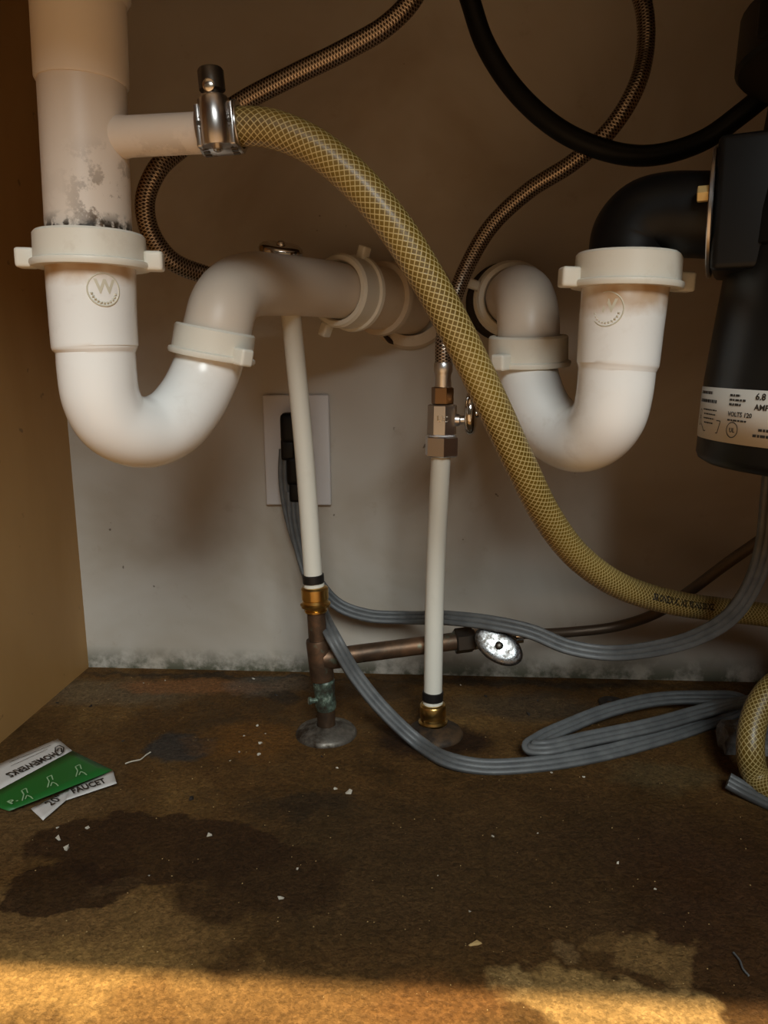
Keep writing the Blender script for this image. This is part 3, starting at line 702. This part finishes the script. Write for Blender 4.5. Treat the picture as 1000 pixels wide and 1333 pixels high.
lathe('mount_ring', nk, axG, [(.048, mz), (.080, mz), (.082, mz+.002), (.082, mz+.028), (.080, mz+.030), (.048, mz+.030)], 'black_plastic', gd, 48, closed=True)
for q in range(3):
    a = math.radians(200+q*120); d = Vector((math.cos(a), math.sin(a), 0)); box('mount_ear', nk+axG*(mz+.015)+d*.082, .012, .016, .018, 'black_plastic', gd, d, UPV.cross(d), UPV, bev=.002)
# rating label wrapped round the shell
lb0 = .0155; lbh = .0300
def on_shell(deg0):
    A_, N, B = basis(axG, (CAM-bot))
    if B.dot(RT) < 0: B = -B
    def fn(x, y, off=.0004):
        a = math.radians(deg0)+x/rb; return bot + axG*(lb0+y) + (N*math.cos(a)+B*math.sin(a))*(rb+off)
    return fn
fs_ = on_shell(-83); nn = 40; wl = rb*math.radians(150)
vs_, fs = [], []
for k in range(nn+1):
    x = wl*k/nn
    for (y, off) in ((0, -.0005), (0, .0004), (lbh, .0004), (lbh, -.0005)): vs_.append(fs_(x, y, off))
for k in range(nn):
    for j in range(3): fs.append((k*4+j, (k+1)*4+j, (k+1)*4+j+1, k*4+j+1))
lab = from_py('rating_label', vs_, fs, 'label_white', gd, True)
def lt(s, x, y, size, bold=.0001): text_map('label_lettering', s, size, lambda u, v: fs_(x+u, y+v, .0006), 'ink', lab, bold)
xa = .014
lt('VOLTS 120', xa+.038, .0150, .0036); lt('6.8', xa+.056, .0250, .0050); lt('AMPS', xa+.056, .0195, .0044); lt('UL', xa+.0405, .0062, .0034)
def frame_mark(pts, wdt=.0005):
    v, f = [], []
    for (ax_, ay), (bx_, by) in zip(pts[:-1], pts[1:]):
        d = Vector((bx_-ax_, by-ay)); n2 = Vector((-d.y, d.x)).normalized()*wdt/2; i = len(v)
        v += [fs_(ax_+n2.x, ay+n2.y, .0006), fs_(bx_+n2.x, by+n2.y, .0006), fs_(bx_-n2.x, by-n2.y, .0006), fs_(ax_-n2.x, ay-n2.y, .0006)]; f.append((i, i+1, i+2, i+3))
    from_py('label_mark', v, f, 'ink', lab)
# print too small to read: broken dark lines at its place and size
for (x0, x1, y, hh) in ((.0, .020, .0268, .0022), (.0, .026, .0220, .0024), (.038, .046, .0265, .0016), (.038, .050, .0240, .0014), (.038, .047, .0215, .0016), (.038, .052, .0128, .0012), (.060, .075, .0090, .0018), (.057, .076, .0058, .0018), (.008, .027, .0170, .0010), (.010, .026, .0145, .0010), (.010, .025, .0120, .0010), (.012, .024, .0095, .0010)):
    x = x0; q = 0
    while x < x1:
        wv = (.0022, .0013, .0028, .0016)[q % 4]; frame_mark([(xa+x, y), (xa+min(x1, x+wv), y)], hh*.8); x += wv+.0005; q += 1
frame_mark([(xa+.006, .0085), (xa+.012, .0045), (xa+.030, .0045), (xa+.032, .0115), (xa+.028, .0115)])
for cx, cy, rr in ((xa+.0425, .0075, .0042), (xa+.003, .0145, .0022), (xa+.003, .0095, .0022)):
    frame_mark([(cx+rr*math.cos(a*math.pi/10), cy+rr*math.sin(a*math.pi/10)) for a in range(21)])
# discharge elbow with its flange and bolt
el = thing('discharge_elbow', P(818, 335, dR), 'black plastic elbow from the disposal unit down into the white trap nut', 'pipe')
ep = [(P(816, 350, dR), .0235), (P(818, 328, dR), .0235), (P(823, 306, dR), .0240), (P(840, 287, dR-.002), .0240), (P(868, 280, dR-.006), .0240), (P(905, 280, dR-.012), .0240), (P(945, 281, dR-.018), .0240)]
tube('elbow', ep, 'black_plastic', el, n=36, sub=8)
fx = P(931, 278, dR-.016); fa = Vector((-1, .37, 0)).normalized()
Fd = Vector((-.37, -1, 0)).normalized()
fl = lathe('flange_plate', fx, fa, [(.003, 0), (.0355, 0), (.036, .0005), (.036, .0020), (.0355, .0025), (.003, .0025)], 'clamp_steel', el, 48)
for p in (fx + Fd*.029 + UPV*.006, fx - Fd*.029 - UPV*.006): hexnut('flange_bolt', p, fa, .0045, .0085, 'bolt_yellow', el, .0006)
box('elbow_clamp_block', fx - fa*.0215, .042, .064, .070, 'black_plastic', el, fa, Fd, UPV, bev=.004, seg=3)

# ------------------------------------------------------------------ things on the floor
# faucet packaging label: printed sheet with a folded-back flap beneath it
lp = thing('paper_label', G(60, 1020), 'green and white faucet packaging label lying folded on the chipboard', 'paper')
def sheet(name, px, m, z, thick=.0003):
    n = len(px); top = [G(x, y, zz) for (x, y, zz) in px]; vs_ = top + [p - Vector((0, 0, thick)) for p in top]
    fs = [tuple(range(n)), tuple(reversed(range(n, 2*n)))] + [(k, n+k, n+(k+1) % n, (k+1) % n) for k in range(n)]
    return from_py(name, vs_, fs, m, lp)
zs = .0042
def strip(name, A0, A1, B0, B1, zf_, m, n=14, thick=.0003):
    """curled sheet between pixel edges A0-A1 and B0-B1 on the floor; zf_(s,t) gives the height."""
    vs_, fs = [], []; k_ = 4
    for i in range(n+1):
        s = i/n
        for j in range(k_+1):
            t_ = j/k_; x = (A0[0]*(1-s)+A1[0]*s)*(1-t_) + (B0[0]*(1-s)+B1[0]*s)*t_; y = (A0[1]*(1-s)+A1[1]*s)*(1-t_) + (B0[1]*(1-s)+B1[1]*s)*t_
            vs_.append(G(x, y, zf_(s, t_)))
    c = k_+1
    for i in range(n):
        for j in range(k_): fs.append((i*c+j, (i+1)*c+j, (i+1)*c+j+1, i*c+j+1))
    o = from_py(name, vs_, fs, m, lp, True); md = o.modifiers.new('thickness', 'SOLIDIFY'); md.thickness = thick; md.offset = -1; return o
curl = lambda s, t_: .0035 + .0018*math.sin(s*3.0)
strip('white_strip', (-28, 1006), (75, 962), (-28, 1043), (94, 977.5), curl, 'paper_white')
strip('green_panel', (-28, 1043), (94, 977.5), (12, 1056), (147, 1003), lambda s, t_: curl(s, t_) + .0004, 'paper_green')
strip('folded_flap', (40, 1053), (90, 1028), (56, 1068), (86, 1042), lambda s, t_: .0016 + .0008*s, 'paper_white', 6)
strip('folded_flap', (90, 1028), (147, 1003), (86, 1042), (152, 1020), lambda s, t_: .0024 + .0022*s*s, 'paper_white', 8)
def on_floor(p0, p1, hpx, z, flip=False):
    a, b = G(*p0, z), G(*p1, z); X = (b-a).normalized(); Y = UPV.cross(X)
    return lambda x, y: a + X*x + Y*y + Vector((0, 0, 0))
f1_ = on_floor((66, 978), (6, 1006), 8, .0064)
sz = (G(66, 978)-G(6, 1006)).length
def fit_text(name, s, p0, p1, z, hgt, m, parent, bold=.03):
    vs_, fs = text_data(s, 1.0, bold); w = max(v.x for v in vs_); a, b = G(*p0, z), G(*p1, z); L = (b-a).length; X = (b-a)/L; Y = UPV.cross(X)
    return from_py(name, [a + X*(v.x*L/w) + Y*(v.y*hgt/.7) for v in vs_], fs, m, parent)
fit_text('lettering', 'HOMEWERKS', (69, 979), (6, 1008), .0068, .0085, 'ink', lp)
fit_text('lettering', 'FAUCET', (95, 1033), (139, 1018), .0052, .0080, 'ink', lp)
fit_text('lettering', '20"', (66, 1049), (84, 1038), .0040, .0080, 'ink', lp, .012)
fit_text('lettering', 'P.', (14, 1047), (24, 1042), .0062, .006, 'icon_green', lp)
def line_mark(name, pxs, z, wdt, m):
    v, f = [], []
    for p, q in zip(pxs[:-1], pxs[1:]):
        a, b = G(*p, z), G(*q, z); d = (b-a).normalized(); n_ = UPV.cross(d)*wdt/2; i = len(v); v += [a+n_, b+n_, b-n_, a-n_]; f.append((i, i+1, i+2, i+3))
    return from_py(name, v, f, m, lp)
line_mark('logo_mark', [(72, 979), (72, 973), (77, 970), (83, 973), (82, 979), (77, 983), (72, 979)], .0068, .0011, 'ink')
line_mark('logo_mark', [(74, 978), (76, 974), (80, 974), (80, 979)], .0068, .0011, 'ink')
line_mark('small_print', [(66, 970), (12, 992)], .0066, .0006, 'ink'); line_mark('small_print', [(62, 975), (14, 997)], .0066, .0005, 'ink')
for k, (ix, iy) in enumerate(((34, 1035), (67, 1018), (104, 1004))):
    line_mark('tap_icon', [(ix-5, iy+7), (ix-3, iy-1), (ix-6, iy-6), (ix, iy-9), (ix+2, iy-3)], .0064, .0009, 'icon_green')
    line_mark('tap_icon', [(ix-1, iy+5), (ix+1, iy), (ix+6, iy+2), (ix+9, iy+5)], .0064, .0009, 'icon_green')
# grey lump by the hose
def lump(name, c, sx, sy, sz_, m, seed, cuts=3, rough=.18, parent=None):
    rnd = random.Random(seed); bm = bmesh.new(); bmesh.ops.create_cube(bm, size=1); bmesh.ops.subdivide_edges(bm, edges=list(bm.edges), cuts=cuts, use_grid_fill=True)
    for v in bm.verts:
        p = v.co; k = 1 - .18*max(0, p.length-.55); v.co = Vector((p.x*k*sx + rnd.uniform(-1, 1)*rough*sx*.18, p.y*k*sy + rnd.uniform(-1, 1)*rough*sy*.18, (p.z+.5)*sz_ + (rnd.uniform(-1, 1)*rough*sz_*.18 if p.z > -.45 else 0)))
        v.co = c + v.co
    me = bpy.data.meshes.new(name); bm.to_mesh(me); bm.free(); return link(name, me, m, parent)
st = lump('concrete_chunk', G(985, 984) + Vector((.004, .010, 0)), .060, .020, .022, 'grey_stone', 4, 3, .22)
tag(st, 'rough grey concrete chunk on the floor behind the yellow hose', 'rubble')
def shard(name, c, sx, sy, sz_, m, seed):
    rnd = random.Random(seed); bm = bmesh.new()
    for k in range(11):
        a = rnd.uniform(0, 6.28); q = rnd.uniform(.55, 1.0); z = rnd.choice((0, 0, .6, 1.0))
        bm.verts.new((math.cos(a)*q*sx*.5, math.sin(a)*q*sy*.5, z*sz_*rnd.uniform(.7, 1)))
    bmesh.ops.convex_hull(bm, input=list(bm.verts)); bmesh.ops.delete(bm, geom=[v for v in bm.verts if not v.link_faces], context='VERTS')
    R_ = Matrix.Rotation(rnd.uniform(0, 6.28), 4, 'Z')
    for v in bm.verts: v.co = c + R_ @ v.co
    me = bpy.data.meshes.new(name); bm.to_mesh(me); bm.free(); return link(name, me, m)
crumbs = [('pale plaster crumb on the dark water stain below the paper label', ((76, 1092, 6), (87, 1106, 7), (114, 1078, 5), (75, 1078, 3))),
          ('pale plaster crumb on the rusty patch beside the tarnished chrome collar', ((312, 980, 4), (337, 983, 5), (340, 968, 6), (335, 945, 4), (318, 958, 3), (300, 990, 3), (346, 955, 3))),
          ('pale plaster crumb just in front of the tarnished chrome collar', ((454, 1032, 8), (437, 1027, 5), (439, 1000, 3))),
          ('flat pale crumb on the bare floor right of the dark stain', ((272, 1088, 6),)),
          ('flat pale flake alone on the dark floor toward the sunlit edge', ((366, 1169, 6),)),
          ('speck of pale plaster inside the dark water stain', ((194, 1140, 3),)),
          ('pale plaster crumb at the foot of the rear wall', ((187, 890, 4), (330, 884, 5), (215, 886, 3), (600, 892, 3))),
          ('pale plaster crumb along the near edge of the folded grey cord', ((554, 982, 4), (654, 1008, 4), (718, 1006, 3), (760, 1012, 3))),
          ('speck of pale plaster on the dark bare floor ahead of the folded cord', ((642, 1089, 3), (805, 1124, 4), (387, 1132, 3), (612, 1187, 3), (853, 1158, 3), (700, 1085, 2), (570, 1140, 2)))]
i_ = 0
for lab_, spots in crumbs:
    for (x, y, s) in spots:
        i_ += 1; q = s*.00072
        tag(shard('plaster_crumb', G(x, y), q*1.25, q*.8, q*.5, 'crumb', 50+i_), lab_, 'crumb', 'plaster crumbs on the cabinet floor')
tag(shard('wood_chip', G(619, 1229), .0085, .0040, .0016, 'crumb_tan', 12), 'small tan wood chip on the dark bare floor near the sunlit edge', 'chip')
flecks = [('dark dirt fleck at the foot of the rear wall', ((632, 907, 8), (240, 882, 6), (360, 905, 6), (700, 912, 5))),
          ('dark dirt fleck on the floor against the tan side wall', ((75, 915, 5), (117, 920, 7))),
          ('dark dirt fleck just beyond the fold of the grey cord', ((688, 930, 9),)),
          ('dark dirt fleck lying between the paper label and the chrome collar', ((250, 1040, 8), (160, 965, 6))),
          ('dark dirt fleck touching the near rim of the chrome collar', ((420, 985, 6),))]
for lab_, spots in flecks:
    for (x, y, s) in spots:
        i_ += 1; q = s*.00062
        tag(shard('debris_bit', G(x, y), q*1.3, q*.7, q*.4, 'dark_bit', 150+i_), lab_, 'debris', 'dark flecks on the cabinet floor')
tag(lathe('rubber_washer', G(796, 916), UPV, [(.0055, 0), (.0115, 0), (.0122, .001), (.0115, .0026), (.0055, .0026)], 'dark_bit', None, 28, closed=True), 'dark round washer lying by the rear wall behind the folded cord', 'washer')
th_ = thing('wire_scrap', G(165, 993), 'thin pale curled wire scrap beside the paper label', 'scrap')
tube('strand', [G(163, 994, .0008), G(172, 991, .0015), (G(182, 989, .001)), G(190, 983, .0008), G(196, 979, .0012)], 'crumb', th_, r=.0006, n=8, sub=6)
th_ = thing('thread_scrap', G(968, 1262), 'thin grey thread scrap on the bare floor ahead of the cords', 'scrap')
tube('strand', [G(955, 1240, .0008), G(963, 1250, .0012), G(968, 1262, .001), G(975, 1270, .0008)], 'grey_cord', th_, r=.0006, n=8, sub=6)
# fine grit: nobody could count it
rnd = random.Random(3); vs_, fs = [], []
for k in range(260):
    x = rnd.uniform(20, 990); y = rnd.uniform(880, 1325); g = G(x, y); s = rnd.uniform(.0002, .0006); i = len(vs_)
    if g.x < XL+.003 or g.y > -.004: continue
    vs_ += [g+Vector((s, 0, 0)), g+Vector((-s*.6, s*.9, 0)), g+Vector((-s*.6, -s*.9, 0)), g+Vector((0, 0, s))]; fs += [(i, i+1, i+3), (i+1, i+2, i+3), (i+2, i, i+3)]
tag(from_py('floor_grit', vs_, fs, 'crumb_tan'), 'fine tan grit scattered over the chipboard floor', 'grit', kind='stuff')
for o in bpy.data.objects:
    if '_o' in o: del o['_o']
